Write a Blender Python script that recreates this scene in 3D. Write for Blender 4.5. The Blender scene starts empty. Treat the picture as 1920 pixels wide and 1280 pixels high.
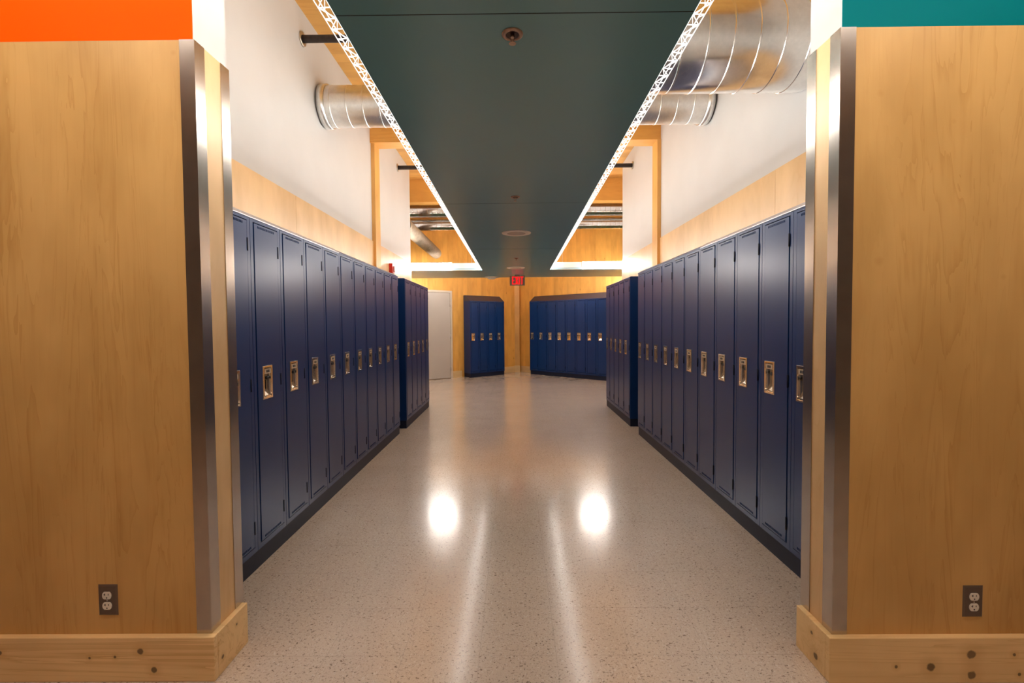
import bpy, math, random
from mathutils import Vector, Matrix
random.seed(7)
SC = bpy.context.scene
COL = SC.collection
PI = math.pi

# ------------------------------------------------------------------ materials
def new_mat(name):
    m = bpy.data.materials.new(name); m.use_nodes = True
    nt = m.node_tree
    for n in list(nt.nodes): nt.nodes.remove(n)
    out = nt.nodes.new('ShaderNodeOutputMaterial')
    b = nt.nodes.new('ShaderNodeBsdfPrincipled')
    nt.links.new(b.outputs[0], out.inputs[0])
    return m, nt, b

class NT:
    """small node-building helper"""
    def __init__(s, nt): s.nt = nt
    def n(s, t, **kw):
        nd = s.nt.nodes.new(t)
        for k, v in kw.items(): setattr(nd, k, v)
        return nd
    def link(s, a, b): s.nt.links.new(a, b)
    def val(s, sock, v):
        if isinstance(v, bpy.types.NodeSocket): s.link(v, sock)
        else: sock.default_value = v
    def math(s, op, a, b=0.0, c=None, clamp=False):
        nd = s.n('ShaderNodeMath', operation=op, use_clamp=clamp)
        s.val(nd.inputs[0], a); s.val(nd.inputs[1], b)
        if c is not None: s.val(nd.inputs[2], c)
        return nd.outputs[0]
    def coord(s): return s.n('ShaderNodeTexCoord').outputs['Object']
    def mapping(s, v, scale=(1, 1, 1), loc=(0, 0, 0), rot=(0, 0, 0)):
        nd = s.n('ShaderNodeMapping'); s.link(v, nd.inputs['Vector'])
        nd.inputs['Scale'].default_value = scale; nd.inputs['Location'].default_value = loc
        nd.inputs['Rotation'].default_value = rot
        return nd.outputs[0]
    def noise(s, v, scale, detail=4, rough=.55, dist=0.0):
        nd = s.n('ShaderNodeTexNoise'); s.link(v, nd.inputs['Vector'])
        nd.inputs['Scale'].default_value = scale; nd.inputs['Detail'].default_value = detail
        nd.inputs['Roughness'].default_value = rough; nd.inputs['Distortion'].default_value = dist
        return nd.outputs['Fac']
    def ramp(s, fac, stops):
        nd = s.n('ShaderNodeValToRGB'); s.link(fac, nd.inputs[0])
        el = nd.color_ramp.elements
        while len(el) < len(stops): el.new(.5)
        for e, (p, c) in zip(el, stops):
            e.position = p; e.color = tuple(c) + (1,) if len(c) == 3 else c
        return nd.outputs[0]
    def mix(s, fac, a, b, mode='MIX'):
        nd = s.n('ShaderNodeMix', data_type='RGBA', blend_type=mode)
        s.val(nd.inputs[0], fac)
        for i, v in ((6, a), (7, b)):
            if isinstance(v, bpy.types.NodeSocket): s.link(v, nd.inputs[i])
            else: nd.inputs[i].default_value = tuple(v) + (1,)
        return nd.outputs[2]
    def bump(s, h, strength, dist=.01):
        nd = s.n('ShaderNodeBump'); s.link(h, nd.inputs['Height'])
        nd.inputs['Strength'].default_value = strength; nd.inputs['Distance'].default_value = dist
        return nd.outputs[0]

def simple(name, col, rough=.5, metal=0.0, coat=0.0, coat_rough=.1, spec=.5, noise=0.0, nscale=8):
    m, nt, b = new_mat(name); t = NT(nt)
    b.inputs['Roughness'].default_value = rough
    b.inputs['Metallic'].default_value = metal
    b.inputs['Coat Weight'].default_value = coat
    b.inputs['Coat Roughness'].default_value = coat_rough
    b.inputs['Specular IOR Level'].default_value = spec
    c = t.coord()
    f = t.noise(c, nscale, 3)
    k = max(noise, .03)
    colr = t.ramp(f, [(.3, [x * (1 - k) for x in col]), (.7, [min(1, x * (1 + k)) for x in col])])
    t.link(colr, b.inputs['Base Color'])
    return m

def emit(name, col, strength, base=(.9, .9, .9)):
    m, nt, b = new_mat(name)
    b.inputs['Base Color'].default_value = tuple(base) + (1,)
    b.inputs['Emission Color'].default_value = tuple(col) + (1,)
    b.inputs['Emission Strength'].default_value = strength
    b.inputs['Roughness'].default_value = .5
    return m

def wood(name, light, dark, axis='Z', across=9.0, along=.7, rough=.42, knots=(), rand_knots=0.0,
         board=0.0, board_axis='X', contrast=1.0, coat=.15, figure=.5, spec=.5):
    """procedural timber: long-grain noise, optional boards and knots (knots: (x,y,z,radius) in metres)"""
    m, nt, b = new_mat(name); t = NT(nt)
    co = t.coord()
    sc = [across] * 3; sc['XYZ'.index(axis)] = along
    vec = co
    bf = None
    if board > 0:
        sx = t.n('ShaderNodeSeparateXYZ'); t.link(co, sx.inputs[0])
        idx = t.math('FLOOR', t.math('DIVIDE', sx.outputs[board_axis], board))
        wn = t.n('ShaderNodeTexWhiteNoise', noise_dimensions='1D'); t.link(idx, wn.inputs['W'])
        bf = wn.outputs['Value']
        cb = t.n('ShaderNodeCombineXYZ')
        t.val(cb.inputs['XYZ'.index(axis)], t.math('MULTIPLY', bf, 7.0))
        add = t.n('ShaderNodeVectorMath', operation='ADD'); t.link(co, add.inputs[0]); t.link(cb.outputs[0], add.inputs[1])
        vec = add.outputs[0]
    g = t.mapping(vec, sc)
    fine = t.noise(t.mapping(vec, [s * (5 if i != 'XYZ'.index(axis) else 2) for i, s in enumerate(sc)]), 1.0, 5, .6)
    big = t.noise(g, .55, 3, .5, .6)
    wv = t.noise(g, 1.0, 4, .55, 1.2)
    ringsrc = t.math('MULTIPLY', wv, 9.0)
    ring = t.math('FRACT', ringsrc)
    ring = t.math('MULTIPLY', t.math('POWER', ring, 3.0), figure)
    fac = t.math('ADD', t.math('MULTIPLY', big, .55), t.math('MULTIPLY', fine, .35))
    fac = t.math('ADD', fac, t.math('MULTIPLY', ring, .3))
    mid = [(a + c) / 2 for a, c in zip(light, dark)]
    lo, hi = .5 - .28 / contrast, .5 + .38 / contrast
    col = t.ramp(fac, [(lo, light), (.55, [a * .6 + c * .4 for a, c in zip(light, mid)]), (hi, dark)])
    if bf is not None:
        col = t.mix(1.0, col, t.ramp(bf, [(0, (.86, .84, .80)), (1, (1, 1, 1))]), 'MULTIPLY')
        edge = t.math('FRACT', t.math('DIVIDE', sx.outputs[board_axis], board))
        ln = t.math('LESS_THAN', edge, .012)
        col = t.mix(t.math('MULTIPLY', ln, .45), col, [x * .45 for x in dark])
    blotch = t.noise(t.mapping(vec, [1.0 if i == 'XYZ'.index(axis) else 2.2 for i in range(3)]), 1.6, 3, .55)
    col = t.mix(1.0, col, t.ramp(blotch, [(.36, (.88, .85, .80)), (.62, (1.06, 1.06, 1.06))]), 'MULTIPLY')
    kd = [d * .22 for d in dark]
    if rand_knots > 0:
        ksc = [5.5] * 3; ksc['XYZ'.index(axis)] = 2.2
        vo = t.n('ShaderNodeTexVoronoi'); t.link(t.mapping(vec, ksc), vo.inputs['Vector']); vo.inputs['Scale'].default_value = 1.6
        sp = t.n('ShaderNodeSeparateColor'); t.link(vo.outputs['Color'], sp.inputs[0])
        on = t.math('LESS_THAN', sp.outputs[0], rand_knots)
        d = t.math('SUBTRACT', 1.0, t.math('DIVIDE', vo.outputs['Distance'], .11), clamp=True)
        halo = t.math('SUBTRACT', 1.0, t.math('DIVIDE', vo.outputs['Distance'], .32), clamp=True)
        col = t.mix(t.math('MULTIPLY', t.math('MULTIPLY', halo, on), .45), col, dark)
        col = t.mix(t.math('MULTIPLY', t.math('MULTIPLY', d, on), .95), col, kd)
    for (kx, ky, kz, kr) in knots:
        dv = t.n('ShaderNodeVectorMath', operation='DISTANCE')
        t.link(co, dv.inputs[0]); dv.inputs[1].default_value = (kx, ky, kz)
        wob = t.math('MULTIPLY', t.noise(co, 60, 2), kr * .8)
        dist = t.math('SUBTRACT', dv.outputs['Value'], wob)
        core = t.math('SUBTRACT', 1.0, t.math('DIVIDE', dist, kr), clamp=True)
        halo = t.math('SUBTRACT', 1.0, t.math('DIVIDE', dist, kr * 4), clamp=True)
        col = t.mix(t.math('MULTIPLY', halo, .5), col, dark)
        col = t.mix(t.math('MINIMUM', t.math('MULTIPLY', core, 2.2), .9), col, kd)
    t.link(col, b.inputs['Base Color'])
    b.inputs['Roughness'].default_value = rough
    b.inputs['Coat Weight'].default_value = coat
    b.inputs['Coat Roughness'].default_value = .25
    b.inputs['Specular IOR Level'].default_value = spec
    t.link(t.bump(fine, .04, .002), b.inputs['Normal'])
    return m

def floor_mat():
    m, nt, b = new_mat('speckled_vinyl_floor'); t = NT(nt)
    co = t.coord()
    base = t.noise(co, 2.0, 3)
    col = t.ramp(base, [(.3, (.55, .44, .35)), (.7, (.60, .485, .39))])
    f1 = t.noise(t.mapping(co, (1, 1.5, 1)), 85, 2, .5, .8)
    col = t.mix(t.ramp(f1, [(.60, (0, 0, 0)), (.68, (1, 1, 1))]), col, (.22, .16, .12))
    f2 = t.noise(t.mapping(co, (1.6, 1, 1), loc=(3, 1, 0)), 70, 2, .5, .6)
    col = t.mix(t.ramp(f2, [(.60, (0, 0, 0)), (.68, (.8, .8, .8))]), col, (.66, .58, .50))
    f3 = t.noise(t.mapping(co, (1, 1, 1), loc=(9, 4, 0)), 150, 1)
    col = t.mix(t.ramp(f3, [(.62, (0, 0, 0)), (.7, (.55, .55, .55))]), col, (.20, .15, .12))
    br = t.n('ShaderNodeTexBrick'); t.link(t.mapping(co, (1, 1, 1), loc=(.15, .05, 0)), br.inputs['Vector'])
    br.offset = 0.0; br.squash = 1.0
    br.inputs['Scale'].default_value = 1.0; br.inputs['Mortar Size'].default_value = .0011
    br.inputs['Brick Width'].default_value = .305; br.inputs['Row Height'].default_value = .305
    br.inputs['Mortar Smooth'].default_value = .1
    col = t.mix(t.math('MULTIPLY', br.outputs['Fac'], .35), col, (.24, .18, .14))
    t.link(col, b.inputs['Base Color'])
    r = t.noise(co, 5.0, 3)
    rr = t.math('MULTIPLY_ADD', r, .10, .17)
    t.link(rr, b.inputs['Roughness'])
    b.inputs['Specular IOR Level'].default_value = .5
    b.inputs['Coat Weight'].default_value = .6
    b.inputs['Coat Roughness'].default_value = .145
    wave = t.noise(t.mapping(co, (1, 1, 1)), 3.2, 2)
    nrm = t.bump(wave, .05, .02)
    t.link(nrm, b.inputs['Normal']); t.link(nrm, b.inputs['Coat Normal'])
    return m

def duct_mat(name, rough=.16, dull=.0):
    m, nt, b = new_mat(name); t = NT(nt)
    co = t.coord()
    sp = t.noise(co, 26, 4, .7)
    pt = t.noise(co, 3.0, 2)
    col = t.ramp(sp, [(.3, (.74, .73, .71)), (.7, (.86, .85, .82))])
    t.link(col, b.inputs['Base Color'])
    b.inputs['Metallic'].default_value = 1.0
    t.link(t.math('ADD', t.math('MULTIPLY', sp, .08), rough + dull), b.inputs['Roughness'])
    t.link(t.bump(pt, .10, .01), b.inputs['Normal'])
    return m

M = {}
M['floor'] = floor_mat()
M['white_wall'] = simple('white_painted_wall', (.585, .575, .565), .42, spec=.5, noise=.015, nscale=2)
M['orange'] = simple('orange_painted_wall', (.88, .105, .001), .6, spec=.03, noise=.02, nscale=2)
M['teal'] = simple('teal_painted_wall', (.0005, .17, .18), .55, spec=.03, noise=.02, nscale=2)
M['grey_wall'] = simple('hall_painted_wall', (.34, .31, .28), .6)
M['cloud'] = simple('dark_teal_panel_paint', (.125, .33, .40), .30, spec=.6, noise=.03, nscale=1.5)
M['cloud_seam'] = simple('panel_seam_shadow', (.012, .018, .018), .8)
M['locker'] = simple('navy_locker_paint', (.004, .027, .112), .29, coat=.0, coat_rough=.18, spec=.34, noise=.03, nscale=3)
M['locker_dark'] = simple('locker_inside_navy', (.004, .006, .014), .7)
M['base'] = simple('locker_plinth_navy', (.008, .011, .028), .5, spec=.25)
M['chrome'] = simple('polished_chrome', (.80, .73, .63), .15, metal=1, noise=.05, nscale=40)
M['plate'] = simple('pale_number_plate', (.62, .50, .36), .4, metal=.6)
M['ink'] = simple('black_ink', (.012, .010, .010), .5)
M['latch'] = simple('black_latch_plastic', (.008, .008, .010), .35)
M['hinge'] = simple('dark_hinge_steel', (.004, .006, .016), .6, spec=.15)
M['cap'] = simple('satin_grey_flashing', (.50, .50, .55), .34, metal=.75)
M['hood'] = simple('hood_navy_brown_sheen', (.030, .032, .055), .38, coat=.2, coat_rough=.2)
M['steel'] = simple('brushed_stainless', (.50, .44, .39), .22, metal=1, noise=.06, nscale=14)
M['duct'] = duct_mat('galvanised_spiral_duct')
M['duct_dull'] = duct_mat('galvanised_dull_duct', .26)
M['flex'] = simple('dull_ribbed_duct', (.40, .33, .25), .5, metal=.6, noise=.2, nscale=20)
M['pipe'] = simple('dark_brown_pipe', (.035, .022, .018), .45, noise=.4, nscale=40)
M['ring'] = simple('zinc_ring', (.55, .50, .44), .3, metal=1)
M['white_part'] = simple('white_powder_coat', (.82, .80, .77), .4)
M['speaker'] = simple('white_speaker_grille', (.88, .82, .75), .5)
M['speaker_in'] = simple('grey_speaker_mesh', (.55, .47, .42), .7)
M['bronze'] = simple('bronze_ring', (.40, .27, .21), .3, metal=.9, noise=.2, nscale=60)
M['bronze_dark'] = simple('dark_sprinkler_cup', (.035, .014, .012), .4, metal=.5)
M['outlet_plate'] = simple('stainless_cover_plate', (.17, .125, .10), .38, metal=.7)
M['socket'] = simple('ivory_receptacle', (.78, .70, .60), .35)
M['door'] = simple('pale_grey_door_paint', (.46, .41, .36), .4, noise=.02, nscale=2)
M['door_frame'] = simple('cream_door_frame', (.56, .48, .38), .4)
M['red'] = simple('red_alarm_plastic', (.55, .02, .012), .35)
M['strobe'] = simple('clear_strobe_lens', (.80, .62, .58), .15)
M['exit_body'] = simple('grey_exit_housing', (.34, .29, .24), .5, metal=.0)
M['exit_face'] = emit('red_lit_letters', (1.0, .004, .008), 1.1, (.5, .0, .0))
WARM = (1.0, .93, .86)
M['tube'] = emit('fluorescent_tube_lit', WARM, 36.0)
M['louvre'] = emit('lit_louvre_blades', (1.0, .93, .86), 1.0, (.15, .15, .15))
M['louvre'].cycles.emission_sampling = 'NONE'      # thousands of tiny blades: seen, but not sampled as lamps
M['lens'] = emit('lit_fixture_lens', (1.0, .93, .86), 44.0)
M['hall_fill_lens'] = emit('added_pendant_lens', (1.0, .93, .86), 19.0)  # glow of the added hall lights
M['ply'] = wood('birch_plywood', (.66, .39, .135), (.48, .24, .058), 'Z', 7.0, .55, .42, contrast=1.15, figure=.5, coat=.0, spec=.3,
                knots=[(1.305, 1.665, 1.53, .005), (1.30, 1.665, 2.12, .004), (1.56, 1.665, 2.02, .003),
                       (1.75, 1.665, 1.47, .0035), (-1.22, 1.67, 2.30, .003)])
M['band'] = wood('overlit_plywood_band', (.74, .495, .25), (.60, .335, .125), 'Z', 5.0, .8, .42, rand_knots=.12, contrast=1.0, figure=.4)  # strong light put into the colour: paler than the front birch sheets
M['clt'] = wood('cross_laminated_timber', (.86, .46, .10), (.66, .28, .04), 'Z', 7.0, .6, .5, rand_knots=.30, board=.14, board_axis='X', contrast=1.0, coat=0)
M['beam'] = wood('glulam_timber_beam', (.72, .37, .085), (.53, .22, .035), 'X', 7.0, .5, .5, rand_knots=.14, contrast=1.0, coat=0)
M['post'] = wood('glulam_timber_post', (.72, .39, .11), (.53, .24, .05), 'Z', 7.0, .5, .5, rand_knots=.10, contrast=1.0, coat=0)
M['deck'] = wood('timber_ceiling_deck', (.74, .39, .10), (.55, .24, .04), 'X', 7.0, .5, .55, rand_knots=.12, board=.14, board_axis='Y', coat=0)
M['pine_l'] = wood('knotty_pine_a', (.90, .62, .30), (.60, .33, .11), 'X', 7.0, .55, .5, contrast=1.1, figure=.7,
                   knots=[(-1.395, 1.651, .116, .009), (-1.346, 1.651, .045, .009), (-1.49, 1.651, .095, .0045), (-1.585, 1.651, .092, .004),
                          (-1.92, 1.651, .112, .007), (-1.122, 1.700, .060, .006), (-1.122, 1.79, .125, .004)])
M['pine_r'] = wood('knotty_pine_b', (.90, .62, .30), (.60, .33, .11), 'X', 7.0, .55, .5, contrast=1.0, figure=.6,
                   knots=[(1.645, 1.632, .106, .013), (1.50, 1.632, .060, .012), (1.648, 1.632, .030, .012), (1.375, 1.632, .062, .005),
                          (1.80, 1.632, .105, .005), (1.82, 1.632, .032, .005), (1.136, 1.71, .045, .010), (1.136, 1.735, .120, .006)])
M['pine_far'] = wood('pale_pine_baseboard', (.74, .52, .26), (.58, .34, .13), 'X', 6.0, .5, .45)

# ------------------------------------------------------------------ mesh helpers
class MB:
    def __init__(s): s.v = []; s.f = []; s.mi = []; s.sm = []; s.m = 0
    def quad(s, pts, smooth=False):
        i = len(s.v); s.v += [tuple(p) for p in pts]; s.f.append(tuple(range(i, i + len(pts)))); s.mi.append(s.m); s.sm.append(smooth)
    def box(s, x0, x1, y0, y1, z0, z1):
        i = len(s.v)
        s.v += [(x0, y0, z0), (x1, y0, z0), (x1, y1, z0), (x0, y1, z0), (x0, y0, z1), (x1, y0, z1), (x1, y1, z1), (x0, y1, z1)]
        for q in ((3, 2, 1, 0), (4, 5, 6, 7), (0, 1, 5, 4), (1, 2, 6, 5), (2, 3, 7, 6), (3, 0, 4, 7)):
            s.f.append(tuple(i + k for k in q)); s.mi.append(s.m); s.sm.append(False)
        return s
    def prism(s, poly, z0, z1):
        """vertical prism over a counter-clockwise xy polygon"""
        i = len(s.v); n = len(poly)
        s.v += [(x, y, z0) for x, y in poly] + [(x, y, z1) for x, y in poly]
        fs = [tuple(i + k for k in reversed(range(n))), tuple(i + n + k for k in range(n))]
        fs += [(i + k, i + (k + 1) % n, i + n + (k + 1) % n, i + n + k) for k in range(n)]
        for q in fs: s.f.append(q); s.mi.append(s.m); s.sm.append(False)
        return s
    def extrude(s, prof, a, b, axis):
        """extrude a closed 2-D profile (list of (u,v)) along axis from a to b; axis 'X': (u,v)=(y,z); 'Y': (u,v)=(x,z)"""
        def P(u, v, w): return (w, u, v) if axis == 'X' else (u, w, v)
        i = len(s.v); n = len(prof)
        s.v += [P(u, v, a) for u, v in prof] + [P(u, v, b) for u, v in prof]
        fs = [tuple(i + k for k in range(n)), tuple(i + n + k for k in reversed(range(n)))]
        fs += [(i + k, i + n + k, i + n + (k + 1) % n, i + (k + 1) % n) for k in range(n)]
        for q in fs: s.f.append(q); s.mi.append(s.m); s.sm.append(False)
        return s
    def bar(s, p, q, w, h=None):
        """rectangular bar between two points"""
        h = h or w
        p, q = Vector(p), Vector(q); d = (q - p).normalized()
        up = Vector((0, 0, 1)) if abs(d.z) < .95 else Vector((1, 0, 0))
        a = d.cross(up).normalized() * w / 2; b = a.cross(d).normalized() * h / 2
        i = len(s.v)
        for o in (p, q):
            s.v += [tuple(o - a - b), tuple(o + a - b), tuple(o + a + b), tuple(o - a + b)]
        for f in ((0, 1, 2, 3), (7, 6, 5, 4), (0, 4, 5, 1), (1, 5, 6, 2), (2, 6, 7, 3), (3, 7, 4, 0)):
            s.f.append(tuple(i + k for k in f)); s.mi.append(s.m); s.sm.append(False)
        return s
    def lathe(s, prof, axis='Z', o=(0, 0, 0), seg=32, closed_ends=True, smooth=True, split=False):
        """revolve profile [(r, t)] round an axis through o; t runs along the axis"""
        if split:                      # crisp profile: every band has its own vertices
            for a, b in zip(prof, prof[1:]): s.lathe([a, b], axis, o, seg, False, smooth)
            return s
        i = len(s.v); o = Vector(o)
        for r, t in prof:
            for k in range(seg):
                a = 2 * PI * k / seg; c, n = r * math.cos(a), r * math.sin(a)
                p = {'Z': (c, n, t), 'X': (t, c, n), 'Y': (n, t, c)}[axis]
                s.v.append(tuple(o + Vector(p)))
        for j in range(len(prof) - 1):
            for k in range(seg):
                k2 = (k + 1) % seg
                s.f.append((i + j * seg + k, i + j * seg + k2, i + (j + 1) * seg + k2, i + (j + 1) * seg + k)); s.mi.append(s.m); s.sm.append(smooth)
        if closed_ends:
            s.f.append(tuple(i + k for k in reversed(range(seg)))); s.mi.append(s.m); s.sm.append(False)
            b = i + (len(prof) - 1) * seg
            s.f.append(tuple(b + k for k in range(seg))); s.mi.append(s.m); s.sm.append(False)
        return s
    def mesh(s, name, mats):
        me = bpy.data.meshes.new(name); me.from_pydata(s.v, [], s.f)
        for m in (mats if isinstance(mats, (list, tuple)) else [mats]): me.materials.append(m)
        for p, mi, sm in zip(me.polygons, s.mi, s.sm): p.material_index = mi; p.use_smooth = sm
        me.update()
        return me
    def build(s, name, mats, parent=None, fix=True):
        me = s.mesh(name, mats)
        if fix:
            import bmesh
            bm = bmesh.new(); bm.from_mesh(me); bmesh.ops.recalc_face_normals(bm, faces=bm.faces); bm.to_mesh(me); bm.free()
        o = bpy.data.objects.new(name, me); COL.objects.link(o)
        if parent is not None: o.parent = parent
        return o

def tag(o, label=None, cat=None, group=None, kind=None):
    if label: o['label'] = label
    if cat: o['category'] = cat
    if group: o['group'] = group
    if kind: o['kind'] = kind
    return o
def thing(name, label, cat, loc=(0, 0, 0), rz=0.0, group=None):
    o = bpy.data.objects.new(name, None); COL.objects.link(o)
    o.location = loc; o.rotation_euler = (0, 0, rz); o.empty_display_size = .1
    return tag(o, label, cat, group)
def struct(o, label=None, cat=None): return tag(o, label, cat, None, 'structure')
def kids(o): return [c for c in bpy.data.objects if c.parent == o]
def bevel(o, w=.002, seg=2):
    m = o.modifiers.new('edge', 'BEVEL'); m.width = w; m.segments = seg; m.limit_method = 'ANGLE'; return o

# ------------------------------------------------------------------ key dimensions (metres; camera stands at x=y=0)
XL, XR = -1.74, 1.785            # corridor walls
FL, FR = -1.400, 1.450           # locker fronts
CEIL = 3.92
CLOUD = 2.357                    # underside of the suspended panel
PANEL = 2.345                    # top of the plywood
def cl(y): return -.591 - .0026 * y     # edges of the suspended panel
def cr(y): return .594 + .0103 * y
LE, RE = 7.74, 7.60              # far ends of the corridor walls

# ------------------------------------------------------------------ shell
struct(MB().box(-5.6, 5.6, -4.6, 13.4, -.1, 0).build('floor', M['floor']), 'polished beige speckled vinyl tile floor of the corridor', 'floor')
struct(MB().box(-5.6, 5.6, -4.6, 13.4, CEIL, CEIL + .12).build('ceiling', M['deck']), 'orange timber deck ceiling high above the corridor', 'ceiling')

LF, RF = 1.675, 1.657            # fronts of the two stub walls
LX, RX = -1.145, 1.158
LB, RB = 1.872, 1.838
w = struct(MB().box(-4.6, LX - .008, LF + .008, LB, 0, CEIL).build('wall_front_left', M['white_wall']), 'birch plywood wall under an orange painted band', 'wall')
MB().box(-4.6, LX, LF, LF + .008, 0, PANEL).build('plywood_panel', M['ply'], w)
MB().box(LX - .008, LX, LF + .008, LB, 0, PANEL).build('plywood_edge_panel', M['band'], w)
tag(MB().box(-4.6, LX - .008, LF + .004, LF + .008, PANEL, CEIL).build('painted_band', M['orange'], w), 'bright orange painted band')
w = struct(MB().box(RX + .008, 4.6, RF + .008, RB, 0, CEIL).build('wall_front_right', M['white_wall']), 'birch plywood wall under a teal painted band', 'wall')
MB().box(RX, 4.6, RF, RF + .008, 0, PANEL + .005).build('plywood_panel', M['ply'], w)
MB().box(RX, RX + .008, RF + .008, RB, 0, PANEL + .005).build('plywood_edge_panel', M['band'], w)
tag(MB().box(RX + .008, 4.6, RF + .004, RF + .008, PANEL + .005, CEIL).build('painted_band', M['teal'], w), 'teal painted band')

w = struct(MB().box(XL - .16, XL, LB, LE, 0, CEIL).build('wall_left', M['white_wall']), 'white corridor wall with plywood below, over the lockers behind the orange wall', 'wall')
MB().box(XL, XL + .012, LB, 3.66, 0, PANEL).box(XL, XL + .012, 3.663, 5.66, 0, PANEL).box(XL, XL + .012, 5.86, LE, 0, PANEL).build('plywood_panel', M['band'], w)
w = struct(MB().box(XR, XR + .16, RB, RE, 0, CEIL).build('wall_right', M['white_wall']), 'white corridor wall with plywood below, over the lockers behind the teal wall', 'wall')
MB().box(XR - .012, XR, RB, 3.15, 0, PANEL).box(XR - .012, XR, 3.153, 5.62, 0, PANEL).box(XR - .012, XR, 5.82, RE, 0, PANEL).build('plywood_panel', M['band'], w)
struct(MB().box(-5.2, XL - .16, LE - .15, LE, 0, CEIL).build('wall_return_left', M['white_wall']), 'wall turning off behind the white door side', 'wall')
struct(MB().box(XR + .16, 5.2, RE - .15, RE, 0, CEIL).build('wall_return_right', M['white_wall']), 'wall turning off behind the eight-locker bank', 'wall')
# hall the camera stands in
struct(MB().box(-4.75, -4.6, -4.6, 1.9, 0, CEIL).build('wall_hall_left', M['grey_wall']), 'side wall of the entrance hall beyond the orange band', 'wall')
struct(MB().box(4.6, 4.75, -4.6, 1.9, 0, CEIL).build('wall_hall_right', M['grey_wall']), 'side wall of the entrance hall beyond the teal band', 'wall')
struct(MB().box(-4.75, 4.75, -4.75, -4.6, 0, CEIL).build('wall_hall_rear', M['grey_wall']), 'rear wall of the entrance hall', 'wall')

# angled timber back walls of the lobby; each mesh runs along its own local x
AL, AR = math.radians(38.8), math.radians(-42.5)
PL = Vector((-1.29, 11.483, 0)); PR = Vector((.594, 12.205, 0))
dl = Vector((math.cos(AL), math.sin(AL), 0)); dr = Vector((math.cos(AR), math.sin(AR), 0))
w = struct(MB().box(-5.2, 1.83, 0, .16, 0, CEIL).build('wall_rear_left', M['clt']), 'knotty orange timber back wall behind the white door', 'wall')
w.location = PL; w.rotation_euler = (0, 0, AL)
w = struct(MB().box(-.63, 6.6, 0, .16, 0, CEIL).build('wall_rear_right', M['clt']), 'knotty orange timber back wall behind the eight-locker bank', 'wall')
w.location = PR; w.rotation_euler = (0, 0, AR)
struct(MB().box(-5.35, -5.2, LE - .15, 9.2, 0, CEIL).build('wall_lobby_left', M['white_wall']), 'end wall of the lobby past the white door', 'wall')
struct(MB().box(5.2, 5.35, RE - .15, 9.2, 0, CEIL).build('wall_lobby_right', M['white_wall']), 'end wall of the lobby past the eight-locker bank', 'wall')

# timber frame
struct(MB().box(XL, XL + .045, 5.66, 5.86, 0, 3.53).build('timber_post', M['post']), 'slim timber post on the wall behind the orange-side lockers', 'post')
struct(MB().box(XR - .045, XR, 5.62, 5.82, 0, 3.53).build('timber_post', M['post']), 'slim timber post on the wall behind the teal-side lockers', 'post')
struct(MB().box(XL, XR, 5.63, 5.84, 3.53, CEIL).build('timber_beam', M['beam']), 'timber beam resting on the two slim posts', 'beam')
struct(MB().box(-4.6, 4.4, 8.32, 8.53, 3.52, CEIL).build('timber_beam', M['beam']), 'timber beam across the lobby in front of two metal ducts', 'beam')
struct(MB().box(-2.0, 1.8, 10.62, 10.83, 3.52, CEIL).build('timber_beam', M['beam']), 'timber beam just behind the two metal ducts', 'beam')
struct(MB().box(-.085, .085, -.03, .05, 0, CEIL).build('timber_post', M['post']), 'pale knotty timber post in the back corner under the exit sign', 'post').location = (.046, 12.55, 0)

# baseboards
struct(bevel(MB().box(-4.6, LX + .024, LF - .024, LF, 0, .168).box(LX, LX + .024, LF, LB - .006, 0, .168).build('baseboard_front_left', M['pine_l']), .003), 'tall knotty pine baseboard below the orange-banded wall', 'baseboard')
struct(bevel(MB().box(RX - .024, 4.6, RF - .024, RF, 0, .168).box(RX - .024, RX, RF, RB - .006, 0, .168).build('baseboard_front_right', M['pine_r']), .003), 'tall knotty pine baseboard below the teal-banded wall', 'baseboard')
o = struct(MB().box(-.33, -.06, -.02, 0, 0, .16).box(1.06, 1.80, -.02, 0, 0, .16).build('baseboard_rear_left', M['pine_far']), 'pale pine baseboard of the back wall by the white door', 'baseboard')
o.location = PL; o.rotation_euler = (0, 0, AL)
o = struct(MB().box(-.56, 0, -.02, 0, 0, .16).build('baseboard_rear_right', M['pine_far']), 'pale pine baseboard of the back wall by the eight-locker bank', 'baseboard')
o.location = PR; o.rotation_euler = (0, 0, AR)
o = struct(MB().box(-.095, .095, -.022, 0, 0, .175).build('baseboard_rear_post', M['pine_far']), 'pale pine block at the foot of the back corner post', 'baseboard')
o.location = (.046, 12.52, 0)

# white door in the left back wall
d = bpy.data.objects.new('door_1', None); COL.objects.link(d); struct(d, 'plain pale grey door beside the four-locker bank', 'door')
d.location = PL; d.rotation_euler = (0, 0, AL)
MB().box(-1.31, -.40, -.045, -.004, .012, 2.08).build('door_leaf', M['door'], d)
MB().box(-1.365, -1.312, -.055, 0, 0, 2.135).box(-.398, -.345, -.055, 0, 0, 2.135).box(-1.312, -.398, -.055, 0, 2.083, 2.135).build('door_frame', M['door_frame'], d)
for z in (.24, 1.02, 1.80):
    MB().lathe([(.011, -.055), (.011, .055)], 'Z', (-.399, -.056, z), 12).build('door_hinge', M['ring'], d)
MB().lathe([(.024, 0), (.024, .01)], 'Y', (-1.25, -.056, 1.0), 16).bar((-1.25, -.065, 1.0), (-1.14, -.065, 1.0), .018).build('door_handle', M['steel'], d)

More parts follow.
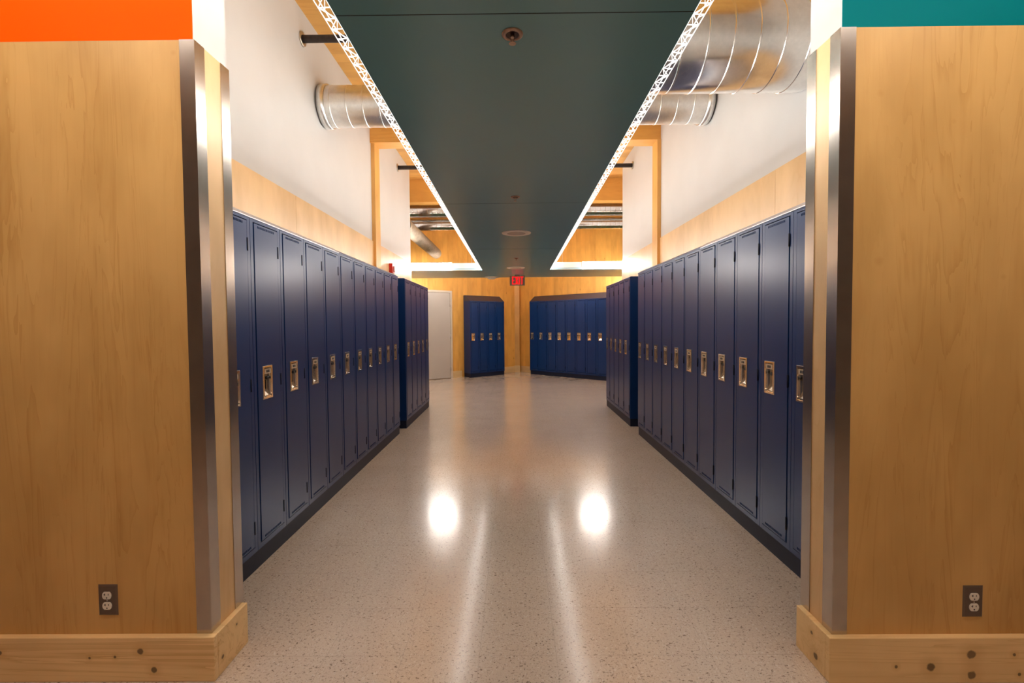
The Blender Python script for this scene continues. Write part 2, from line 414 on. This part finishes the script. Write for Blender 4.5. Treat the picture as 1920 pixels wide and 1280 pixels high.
# ------------------------------------------------------------------ corner guards
def guard(x, y, sx, sy, z1, label):
    """stainless angle: flange along x (sx) and along y (sy) from the wall corner (x,y)"""
    a, tk = .052, .0025
    mb = MB()
    mb.box(min(x, x + sx * a), max(x, x + sx * a), min(y, y - sy * tk), max(y, y - sy * tk), .168, z1)
    mb.box(min(x, x - sx * tk), max(x, x - sx * tk), min(y - sy * tk, y + sy * a), max(y - sy * tk, y + sy * a), .168, z1)
    return tag(mb.build('corner_guard', M['steel']), label, 'corner guard')
guard(LX, LF, -1, 1, PANEL, 'stainless corner guard on the front edge of the orange-banded wall')
guard(LX, LB, -1, -1, PANEL, 'stainless corner guard on the locker-side edge of the orange-banded wall')
guard(RX, RF, 1, 1, PANEL + .005, 'stainless corner guard on the front edge of the teal-banded wall')
guard(RX, RB, 1, -1, PANEL + .005, 'stainless corner guard on the locker-side edge of the teal-banded wall')

# ------------------------------------------------------------------ outlets
def outlet(x, y, z, label):
    t = thing('wall_outlet', label, 'electrical outlet', (x, y, z), 0)
    mb = MB(); a, b, c = .0365, .0585, .005
    o1 = [(-a, 0, -b), (a, 0, -b), (a, 0, b), (-a, 0, b)]; k = .006
    o2 = [(-a + k, -c, -b + k), (a - k, -c, -b + k), (a - k, -c, b - k), (-a + k, -c, b - k)]
    mb.quad(o2); mb.quad(o1[::-1])
    for i in range(4): j = (i + 1) % 4; mb.quad([o1[i], o1[j], o2[j], o2[i]])
    mb.build('cover_plate', M['outlet_plate'], t)
    for s in (1, -1):
        zc = s * .0195; r = .0172; mb = MB(); pts = []
        for i in range(36):
            an = 2 * PI * i / 36; px, pz = r * math.cos(an), r * math.sin(an)
            pts.append((px, max(-.0138, min(.0138, pz))))
        mb.quad([(px, -.0075, zc + pz) for px, pz in pts])
        for i in range(36):
            j = (i + 1) % 36
            mb.quad([(pts[i][0], -.0045, zc + pts[i][1]), (pts[j][0], -.0045, zc + pts[j][1]), (pts[j][0], -.0075, zc + pts[j][1]), (pts[i][0], -.0075, zc + pts[i][1])])
        f = mb.build('receptacle', M['socket'], t)
        hb = MB()
        hb.box(-.0078, -.0050, -.0079, -.0070, zc + .0005, zc + .0080)
        hb.box(-.0110, -.0078, -.0079, -.0070, zc + .0028, zc + .0052)
        hb.box(.0050, .0074, -.0079, -.0070, zc + .0010, zc + .0075)
        hb.lathe([(.0026, -.0079), (.0026, -.0070)], 'Y', (0, 0, zc - .0080), 12)
        hb.build('slot', M['ink'], f)
    MB().lathe([(.003, -.0065), (.003, -.0045)], 'Y', (0, 0, 0), 12).build('screw', M['ring'], t)
    return t
outlet(-1.528, LF, .297, 'stainless plate outlet low on the plywood below the orange band')
outlet(1.668, RF, .289, 'stainless plate outlet low on the plywood below the teal band')

# ------------------------------------------------------------------ lockers
H_BODY = 1.79; Z_BASE = .10; DEPTH = .29
def locker_proto(wd, hx):
    """meshes of one locker: x across the front, -y out of the door, z up from the plinth; hx = handle centre as a share of the width"""
    g = .0018; st = .026; tr = .016; br = .028; gp = .0065
    x0, x1 = g, wd - g
    b = MB()
    b.m = 1
    b.quad([(x0 + st, .022, br), (x1 - st, .022, br), (x1 - st, .022, H_BODY - tr), (x0 + st, .022, H_BODY - tr)])
    b.m = 0
    b.box(x0, x1, .0225, DEPTH, 0, H_BODY)
    b.box(x0, x0 + st, 0, .0225, 0, H_BODY); b.box(x1 - st, x1, 0, .0225, 0, H_BODY)
    b.box(x0 + st, x1 - st, 0, .0225, 0, br); b.box(x0 + st, x1 - st, 0, .0225, H_BODY - tr, H_BODY)
    body = b.mesh('body', [M['locker'], M['locker_dark']])
    # door
    da, db = x0 + st + gp, x1 - st - gp; za, zb = br + gp, H_BODY - tr - gp
    F, B = -.003, .014
    hc = wd * hx; hw, hh, hz = .041, .086, .90
    pa, pb, qa, qb = hc - hw, hc + hw, hz - hh, hz + hh
    d = MB()
    def slots(z0, z1):
        n = 15; a, e = da + .032, db - .032; p = (e - a) / n
        d.m = 0
        d.box(da, a, F, B, z0, z1); d.box(e, db, F, B, z0, z1)
        for k in range(n): d.box(a + k * p + p * .62, a + (k + 1) * p, F, B, z0, z1)
        d.m = 1; d.box(a, e, F + .006, B, z0, z1); d.m = 0
    s0, s1 = za + .008, za + .021; t0, t1 = zb - .021, zb - .008
    d.box(da, db, F, B, za, s0); slots(s0, s1)
    d.box(da, db, F, B, s1, qa)
    d.box(da, pa, F, B, qa, qb); d.box(pb, db, F, B, qa, qb)
    d.box(da, db, F, B, qb, t0); slots(t0, t1)
    d.box(da, db, F, B, t1, zb)
    door = d.mesh('door', [M['locker'], M['locker_dark']])
    # chrome recessed handle pan
    h = MB(); R = .0075; rf = F - .0045
    def ring(ax0, ax1, az0, az1, y): return [(ax0, y, az0), (ax1, y, az0), (ax1, y, az1), (ax0, y, az1)]
    r0 = ring(pa - R, pb + R, qa - R, qb + R, F); r1 = ring(pa - R + .002, pb + R - .002, qa - R + .002, qb + R - .002, rf)
    r2 = ring(pa + .003, pb - .003, qa + .003, qb - .003, rf); r3 = ring(pa + .005, pb - .005, qa + .012, qb - .005, F + .004)
    r4 = ring(pa + .010, pb - .010, qa + .045, qb - .008, .016)
    seq = [r0, r1, r2, r3, r4]
    for u, v in zip(seq, seq[1:]):
        for i in range(4): j = (i + 1) % 4; h.quad([u[i], u[j], v[j], v[i]])
    h.quad(r4)
    h.box(hc - .020, hc + .020, F - .004, F + .008, qa + .007, qa + .013)
    handle = h.mesh('handle', M['chrome'])
    # number plate with two dark marks
    n = MB(); n.box(pa + .010, pb - .010, rf + .001, rf + .004, qb - .038, qb - .010)
    n.m = 1
    n.box(hc - .016, hc - .002, rf + .0004, rf + .001, qb - .031, qb - .017); n.box(hc + .002, hc + .016, rf + .0004, rf + .001, qb - .031, qb - .017)
    plate = n.mesh('number_plate', [M['plate'], M['ink']])
    l = MB(); l.lathe([(.009, -.002), (.011, .003), (.011, .015)], 'Y', (hc + .012, 0, hz + .022), 16)
    l.bar((hc + .012, .014, hz + .02), (hc + .012, .014, hz - .040), .003)
    latch = l.mesh('latch', M['latch'])
    hm = MB(); hm.lathe([(.0052, -.034), (.0052, .034)], 'Z', (0, 0, 0), 10)
    hm.box(-.009, .008, .001, .004, -.030, .030)
    hinge = hm.mesh('hinge', M['hinge'])
    return dict(body=body, door=door, handle=handle, plate=plate, latch=latch, hinge=hinge, hx=db + .002)

def add_locker(pr, loc, rz, label, group):
    t = thing('locker', label, 'locker', (loc[0], loc[1], Z_BASE), rz, group)
    def ob(name, me, par, l=None):
        o = bpy.data.objects.new(name, me); COL.objects.link(o); o.parent = par
        if l: o['label'] = l
        return o
    ob('body', pr['body'], t); d = ob('door', pr['door'], t)
    ob('handle', pr['handle'], d, 'chrome recessed handle'); ob('number_plate', pr['plate'], d, 'pale number plate with dark marks'); ob('latch', pr['latch'], d, 'black latch')
    for z in (.135, .90, 1.645):
        o = ob('hinge', pr['hinge'], d); o.location = (pr['hx'], -.0015, z)
    return t
ORD = ['first', 'second', 'third', 'fourth', 'fifth', 'sixth', 'seventh', 'eighth', 'ninth', 'tenth', 'eleventh']

def row(start, n, w, rz, hx, lab, group):
    pr = locker_proto(w, hx)
    dx, dy = math.cos(rz), math.sin(rz)
    for i in range(n):
        add_locker(pr, (start[0] + dx * w * i, start[1] + dy * w * i), rz, lab(i), group)

WL, WR = .3085, .300
Y1 = 2.441 - WL; Y1E = Y1 + 11 * WL
row((FL, Y1), 11, WL, PI / 2, .42, lambda i: 'navy blue locker, %s from the near end of the long row behind the orange wall' % ORD[i], 'lockers in the long row behind the orange-banded wall')
Y2 = 5.777; Y2E = Y2 + 5 * WL
row((FL + .022, Y2), 5, WL, PI / 2, .42, lambda i: 'navy blue locker, %s from the near end of the five before the white door' % ORD[i], 'lockers in the short row before the white door')
R1 = 2.404 - WR; R1E = R1 + 11 * WR
row((FR, R1E), 11, WR, -PI / 2, .32, lambda i: 'navy blue locker, %s from the near end of the long row behind the teal wall' % ORD[10 - i], 'lockers in the long row behind the teal-banded wall')
R2 = 5.80; R2E = R2 + 5 * WR
row((FR + .005, R2E), 5, WR, -PI / 2, .32, lambda i: 'navy blue locker, %s from the near end of the five before the eight-locker bank' % ORD[4 - i], 'lockers in the short row before the eight-locker bank')
UL = Vector((-1.093, 11.242, 0)); WBL = .264
row(UL, 4, WBL, AL, .33, lambda i: 'navy blue locker, %s from the white door under the small sloping hood' % ORD[i], 'lockers in the four-locker bank by the white door')
UR = Vector((.391, 11.984, 0)); WBR = .292
row(UR, 8, WBR, AR, .30, lambda i: 'navy blue locker, %s from the corner post under the large sloping hood' % ORD[i], 'lockers in the eight-locker bank at the back')

# plinths under the rows
def plinth(mb, label, loc=None, rz=0):
    o = tag(mb.build('locker_plinth', M['base']), label, 'locker plinth')
    if loc is not None: o.location = loc; o.rotation_euler = (0, 0, rz)
plinth(MB().box(FL - DEPTH, FL - .006, Y1, Y1E - .012, 0, Z_BASE), 'dark plinth under the long locker row behind the orange wall')
plinth(MB().box(FL + .022 - DEPTH, FL + .016, Y2 + .004, Y2E, 0, Z_BASE), 'dark plinth under the five lockers before the white door')
plinth(MB().box(FR + .006, FR + DEPTH, R1, R1E - .012, 0, Z_BASE), 'dark plinth under the long locker row behind the teal wall')
plinth(MB().box(FR + .011, FR + .005 + DEPTH, R2 + .004, R2E, 0, Z_BASE), 'dark plinth under the five lockers before the eight-locker bank')
plinth(MB().box(.004, 4 * WBL - .004, .012, DEPTH, 0, Z_BASE), 'dark plinth under the four-locker bank by the white door', UL, AL)
plinth(MB().box(.012, 8 * WBR, .012, DEPTH, 0, Z_BASE), 'dark plinth under the eight-locker bank at the back', UR, AR)
ZT = Z_BASE + H_BODY
# sloped flashings along the tops
def cap(x, s, ya, yb, hgt, mat, label):
    """s=+1: front faces +x; the profile slopes back from the front edge"""
    prof = [(x + s * .004, ZT), (x + s * .004, ZT + .005), (x - s * hgt, ZT + hgt), (x - s * DEPTH, ZT + hgt), (x - s * DEPTH, ZT)]
    tag(MB().extrude(prof, ya, yb, 'Y').build('locker_top_flashing', mat), label, 'top flashing')
YJ = Y1 + 5 * WL; RJ = R1E - 6 * WR
cap(FL, 1, Y1, YJ - .003, .034, M['cap'], 'bright metal flashing on the near part of the orange-side locker row')
cap(FL, 1, YJ + .003, Y1E, .026, M['locker'], 'navy flashing on the far part of the orange-side locker row')
cap(FL + .022, 1, Y2, Y2E, .012, M['locker'], 'thin navy top on the five lockers before the white door')
cap(FR, -1, R1, RJ - .003, .034, M['cap'], 'bright metal flashing on the near part of the teal-side locker row')
cap(FR, -1, RJ + .003, R1E, .026, M['locker'], 'navy flashing on the far part of the teal-side locker row')
cap(FR + .005, -1, R2, R2E, .012, M['locker'], 'thin navy top on the five lockers before the eight-locker bank')
def hood(n, w, loc, rz, label):
    L = n * w; a = ZT; b = ZT + .145; k = .20
    v = [(0, 0, a), (L, 0, a), (L, DEPTH, a), (0, DEPTH, a), (0, k, b), (L, k, b), (L, DEPTH, b), (0, DEPTH, b)]
    mb = MB()
    for q in ((0, 1, 2, 3), (0, 1, 5, 4), (4, 5, 6, 7), (1, 2, 6, 5), (3, 0, 4, 7), (2, 3, 7, 6)): mb.quad([v[i] for i in q])
    o = tag(mb.build('sloping_hood', M['hood']), label, 'locker hood'); o.location = loc; o.rotation_euler = (0, 0, rz)
hood(4, WBL, UL, AL, 'sloping navy hood on the four-locker bank by the white door')
hood(8, WBR, UR, AR, 'sloping navy hood on the eight-locker bank at the back')

# ------------------------------------------------------------------ suspended panel and its lights
YN, YT, YF = -2.2, 8.90, 10.30
P = thing('suspended_ceiling_panel', 'long dark teal T-shaped panel hung down the middle of the corridor', 'ceiling panel', (0, 0, CLOUD))
mb = MB()
poly = [(cl(YN), YN), (cr(YN), YN), (cr(YT), YT), (2.5, YT), (2.5, YF), (-2.5, YF), (-2.5, YT), (cl(YT), YT)]
mb.prism(poly, 0, .035)
mb.build('panel', M['cloud'], P)
mb = MB()
for y in (-.87, 1.575, 4.0, 6.42): mb.box(cl(y) + .002, cr(y) - .002, y - .0016, y + .0016, -.0006, .001)
tag(mb.build('seam', M['cloud_seam'], P), 'thin dark joint between panels')
MB().box(-2.5, cl(YT) - .002, YT - .004, YT + .012, .035, .142).box(cr(YT) + .002, 2.5, YT - .004, YT + .012, .035, .142).build('fascia', M['white_part'], P)
MB().box(-2.5, cl(YT) - .05, YT - .016, YT, 0, .016).box(cr(YT) + .05, 2.5, YT - .016, YT, 0, .016).build('edge_trim', M['white_part'], P)
for x, y in ((-.84, 9.1), (.95, 9.1)):
    MB().lathe([(.003, .035), (.003, CEIL - CLOUD)], 'Z', (x, y, 0), 8).build('hanger_wire', M['white_part'], P)

TUBE_OUT = .016
def strip(edge, s, label):
    t = thing('louvred_strip_light', label, 'light fixture', (0, 0, CLOUD))
    ya, yb = YN, YT - .02; pitch = .055
    mb = MB(); w = .0025
    def pt(y, o, z): return (edge(y) + s * o, y, z)
    for o, z in ((.003, .004), (.043, .002), (.043, .030)):
        mb.bar(pt(ya, o, z), pt(yb, o, z), w)
    k = 0; y = ya
    while y + pitch < yb:
        y2 = y + pitch
        mb.bar(pt(y, .003, .004), pt(y, .043, .003), w)
        if k % 2: mb.bar(pt(y, .003, .004), pt(y2, .043, .003), w)
        else: mb.bar(pt(y, .043, .003), pt(y2, .003, .004), w)
        mb.bar(pt(y, .043, .002), pt(y2, .043, .030), w)
        if k % 2: mb.bar(pt(y, .043, .030), pt(y2, .022, .032), w)
        else: mb.bar(pt(y, .022, .032), pt(y2, .043, .030), w)
        y = y2; k += 1
    mb.build('louvre', M['louvre'], t, fix=False)
    # the tube sits just above the panel edge
    tb = MB(); n = 8
    for i in range(n):
        a = ya + (yb - ya) * i / n + .02; b = ya + (yb - ya) * (i + 1) / n - .02
        tb.bar((edge(a) + s * TUBE_OUT, a, .075), (edge(b) + s * TUBE_OUT, b, .075), .026)
    tb.build('tube', M['tube'], t, fix=False)
    h = MB(); h.bar((edge(ya) - s * .10, ya, .055), (edge(yb) - s * .10, yb, .055), .03, .04); h.build('housing', M['white_part'], t, fix=False)
    return t
strip(cl, -1, 'long glowing louvred light strip along the panel edge nearer the orange wall')
strip(cr, 1, 'long glowing louvred light strip along the panel edge nearer the teal wall')

def bar_light(x0, x1, label):
    t = thing('linear_light', label, 'light fixture', ((x0 + x1) / 2, YT - .02, CLOUD + .02))
    L = (x1 - x0) / 2
    MB().box(-L, L, -.078, -.072, 0, .112).box(-L, L, -.078, .0, -.006, 0).build('lens', M['lens'], t)
    MB().box(-L, L, -.072, .0, .0, .112).build('housing', M['white_part'], t)
    mb = MB(); n = 26
    for i in range(n):
        a = -L + (2 * L) * (i + .3) / n; mb.box(a, a + .022, -.080, -.074, .112, .122)
    mb.box(-L, L, -.080, -.074, .122, .126)
    mb.build('perforated_lip', M['white_part'], t)
    return t
bar_light(-2.42, -1.19, 'bright bar light on the cross panel near the white door')
bar_light(1.30, 2.48, 'bright bar light on the cross panel near the eight-locker bank')

# unseen lamp added at the cross panel's far edge, brightening the timber back walls
t = thing('louvred_strip_light', 'added strip light on the far edge of the cross panel facing the timber back walls', 'light fixture', (0, YF, CLOUD))
tb = MB()
for i in range(4): tb.bar((-2.44 + 1.22 * i + .02, .030, .02), (-2.44 + 1.22 * (i + 1) - .02, .030, .02), .026)
tb.build('tube', M['tube'], t, fix=False)
MB().box(-2.45, 2.45, .0, .012, .0, .06).build('housing', M['white_part'], t)

# two unseen bar lights added over the hall to brighten the plywood walls
def added_hall_light(x0, x1, label):
    t = thing('added_pendant_light', label, 'light fixture', ((x0 + x1) / 2, 1.0, 2.95))
    L = (x1 - x0) / 2
    MB().box(-L, L, -.05, .05, -.012, .0).build('lens', M['hall_fill_lens'], t)
    MB().box(-L, L, -.06, .06, 0, .06).build('housing', M['white_part'], t)
    for x in (-L * .8, L * .8): MB().lathe([(.003, .06), (.003, CEIL - 2.95)], 'Z', (x, 0, 0), 8).build('hanger_wire', M['white_part'], t)
added_hall_light(-2.35, -.95, 'added fill light over the entrance hall before the orange-banded wall')
added_hall_light(.95, 2.35, 'added fill light over the entrance hall before the teal-banded wall')

# devices under the panel
def sprinkler(x, y, label):
    t = thing('sprinkler', label, 'fire sprinkler', (x, y, CLOUD))
    MB().lathe([(.0385, 0), (.038, -.003), (.030, -.007), (.024, -.005), (.023, 0)], 'Z', (0, 0, 0), 32, closed_ends=False).build('escutcheon', M['bronze'], t)
    MB().lathe([(.0235, -.001), (.0235, -.004)], 'Z', (0, 0, 0), 24).build('cup', M['bronze_dark'], t)
    m = MB(); m.lathe([(.007, -.004), (.007, -.014)], 'Z', (0, 0, 0), 12)
    m.bar((-.009, 0, -.010), (-.002, 0, -.032), .003); m.bar((.009, 0, -.010), (.002, 0, -.032), .003)
    m.build('frame', M['bronze'], t)
    MB().lathe([(.013, -.034), (.013, -.0325)], 'Z', (0, 0, 0), 16).build('deflector', M['bronze'], t)
sprinkler(0.0, 1.684, 'bronze fire sprinkler largest and nearest under the dark panel')
sprinkler(.013, 3.80, 'fire sprinkler in the middle of the dark panel before the round speaker')
sprinkler(.032, 7.30, 'tiny fire sprinkler between the two round ceiling speakers')
def speaker(x, y, label):
    t = thing('ceiling_speaker', label, 'speaker', (x, y, CLOUD))
    MB().lathe([(.168, 0), (.166, -.006), (.120, -.010), (.105, -.008)], 'Z', (0, 0, 0), 48, closed_ends=False).build('rim', M['speaker'], t)
    MB().lathe([(.106, -.001), (.106, -.0085)], 'Z', (0, 0, 0), 40).build('grille', M['speaker_in'], t)
speaker(.027, 5.29, 'round white ceiling speaker in the middle of the dark panel')
speaker(.028, 8.55, 'round white ceiling speaker close to the exit sign')
t = thing('smoke_detector', 'round white smoke detector under the cross panel beside the exit sign', 'smoke detector', (-.50, 10.15, CLOUD))
MB().lathe([(.15, 0), (.15, -.018), (.13, -.022)], 'Z', (0, 0, 0), 32).build('base', M['white_part'], t)
MB().lathe([(.09, -.022), (.075, -.05)], 'Z', (0, 0, 0), 32).build('sensor_head', M['white_part'], t)

# exit sign
t = thing('exit_sign', 'red lettered EXIT sign hanging from the dark panel', 'exit sign', (.064, 9.8, CLOUD - .225))
bevel(MB().box(-.160, .160, -.025, .025, 0, .205).build('housing', M['exit_body'], t), .004)
MB().box(-.05, .05, -.03, .03, .205, .225).build('canopy', M['exit_body'], t)
mb = MB(); y0, y1 = -.030, -.0255; zb, zt = .022, .185; sw = .017
def lbar(a, b, ww): mb.bar((a[0], (y0 + y1) / 2, a[1]), (b[0], (y0 + y1) / 2, b[1]), ww, y1 - y0)
x = -.112                                                         # E
mb.box(x, x + sw, y0, y1, zb, zt)
for z in (zb, (zb + zt) / 2 - sw / 2, zt - sw): mb.box(x + sw, x + (.056 if z != (zb + zt) / 2 - sw / 2 else .048), y0, y1, z, z + sw)
xa, xb, q = -.044, .018, sw * 1.15                                  # X
mb.extrude([(xa, zb), (xa + q, zb), (xb, zt), (xb - q, zt)], 0, 1, 'Y')
def slab(pts):
    i0 = [(u, y0, v) for u, v in pts]; i1 = [(u, y1, v) for u, v in pts]
    mb.quad(i0); mb.quad(i1[::-1])
    for k in range(4): j = (k + 1) % 4; mb.quad([i0[k], i1[k], i1[j], i0[j]])
mb.v = mb.v[:-8]; mb.f = mb.f[:-6]; mb.mi = mb.mi[:-6]; mb.sm = mb.sm[:-6]
slab([(xa, zb), (xa + q, zb), (xb, zt), (xb - q, zt)]); slab([(xb - q, zb), (xb, zb), (xa + q, zt), (xa, zt)])
mb.box(.032, .032 + sw, y0, y1, zb, zt)                             # I
mb.box(.066, .128, y0, y1, zt - sw, zt); mb.box(.097 - sw / 2, .097 + sw / 2, y0, y1, zb, zt - sw)   # T
tag(mb.build('lettering', M['exit_face'], t), 'glowing red letters EXIT')

# fire alarm strobe
t = thing('fire_alarm_strobe', 'small red fire alarm on the wall at the end of the long orange-side row', 'fire alarm', (XL + .012, 6.40, 2.10))
bevel(MB().box(0, .050, -.055, .055, -.065, .065).build('housing', M['red'], t), .005)
bevel(MB().box(.050, .072, -.02, .02, -.05, .03).build('lens', M['strobe'], t), .005)

# ------------------------------------------------------------------ ducts and pipes
def spiral(name, x0, x1, y, z, r, pitch, mat, label, axis='X', ribh=.0035, collars=(), phase=.0, ribw=.006):
    t = thing(name, label, 'duct', (x0, y, z) if axis == 'X' else (y, x0, z))
    L = x1 - x0; prof = []; p = phase
    prof.append((r, 0))
    while p < L - .02:
        if p > .02: prof += [(r, p - ribw), (r + ribh, p - ribw * .45), (r + ribh, p + ribw * .45), (r, p + ribw)]
        p += pitch
    prof.append((r, L))
    o = MB().lathe(prof, axis, (0, 0, 0), 64, split=True).build('duct_shell', mat, t, fix=False)
    return_t = t
    for c in collars:
        MB().lathe([(r + .002, c - .03), (r + .012, c - .03), (r + .012, c + .03), (r + .002, c + .03)], axis, (0, 0, 0), 48, closed_ends=False).build('collar', M['duct_dull'], return_t)
    return t
spiral('spiral_duct', .18, XR - .012, 2.83, 2.972, .247, .142, M['duct'], 'large shiny spiral duct above the teal-side lockers', phase=.06)
spiral('spiral_duct', XL + .012, XR - .012, 4.25, 3.309, .176, .146, M['duct_dull'], 'smaller spiral duct running wall to wall above the dark panel', collars=(.035, XR - XL - .059), ribh=.003, phase=.11)
spiral('spiral_duct', -2.6, 2.7, 9.25, 3.63, .17, .10, M['duct'], 'upper of the two ducts in the lobby behind the beam', ribh=.003)
spiral('spiral_duct', -2.1, 2.7, 9.45, 3.36, .12, .09, M['duct'], 'lower of the two ducts in the lobby behind the beam', ribh=.003)
spiral('ribbed_duct', 7.82, 11.02, -1.86, 3.01, .115, .034, M['flex'], 'ribbed duct slanting down to the back wall by the white door', axis='Y', ribh=.010, ribw=.016)

def pipe(y, z, label):
    t = thing('sprinkler_pipe', label, 'pipe', (XL, y, z))
    L = XR - XL
    MB().lathe([(.030, .002), (.030, L - .002)], 'X', (0, 0, 0), 20).build('pipe', M['pipe'], t)
    for a, b in ((.0, .012), (L - .012, L)):
        MB().lathe([(.036, a), (.058, a), (.054, b), (.034, b)], 'X', (0, 0, 0), 28, closed_ends=False).build('escutcheon', M['ring'], t)
pipe(3.86, 3.682, 'dark sprinkler pipe crossing high up between the two spiral ducts')
pipe(6.95, 3.670, 'dark sprinkler pipe crossing high up beyond the two slim timber posts')

# ------------------------------------------------------------------ camera, world, view
f, cx, cy, vp, roll, h = 860., 960., 635., (965., 607.), .0078, 1.316
yc = Vector((vp[0] - cx, cy - vp[1], -f)).normalized()
zc = Vector((-roll, 1, 0)); zc = (zc - yc * zc.dot(yc)).normalized()
xc = yc.cross(zc)
R = Matrix((xc, yc, zc))           # rows: world axes in camera space -> camera-to-world rotation
cam = bpy.data.cameras.new('camera'); co = bpy.data.objects.new('camera', cam); COL.objects.link(co)
co.matrix_world = Matrix.Translation((0, 0, h)) @ R.to_4x4()
cam.sensor_width = 36; cam.sensor_fit = 'HORIZONTAL'; cam.lens = f / 1920 * 36
cam.shift_y = -5 / 1920
cam.clip_start = .05
SC.camera = co

wd = bpy.data.worlds.new('world'); SC.world = wd; wd.use_nodes = True
wd.node_tree.nodes['Background'].inputs[0].default_value = (1, .9, .8, 1)
wd.node_tree.nodes['Background'].inputs[1].default_value = .02

vs = SC.view_settings
SC.display_settings.display_device = 'sRGB'
vs.view_transform = 'Standard'; vs.look = 'None'; vs.gamma = 1; vs.use_curve_mapping = False
vs.exposure = 0.68
cy_ = SC.cycles
cy_.max_bounces = 10; cy_.diffuse_bounces = 6; cy_.glossy_bounces = 6
cy_.use_denoising = True
try: cy_.denoiser = 'OPENIMAGEDENOISE'; cy_.denoising_prefilter = 'ACCURATE'; cy_.denoising_input_passes = 'RGB_ALBEDO_NORMAL'
except Exception: pass
cy_.sample_clamp_indirect = 8.0
cy_.caustics_reflective = False
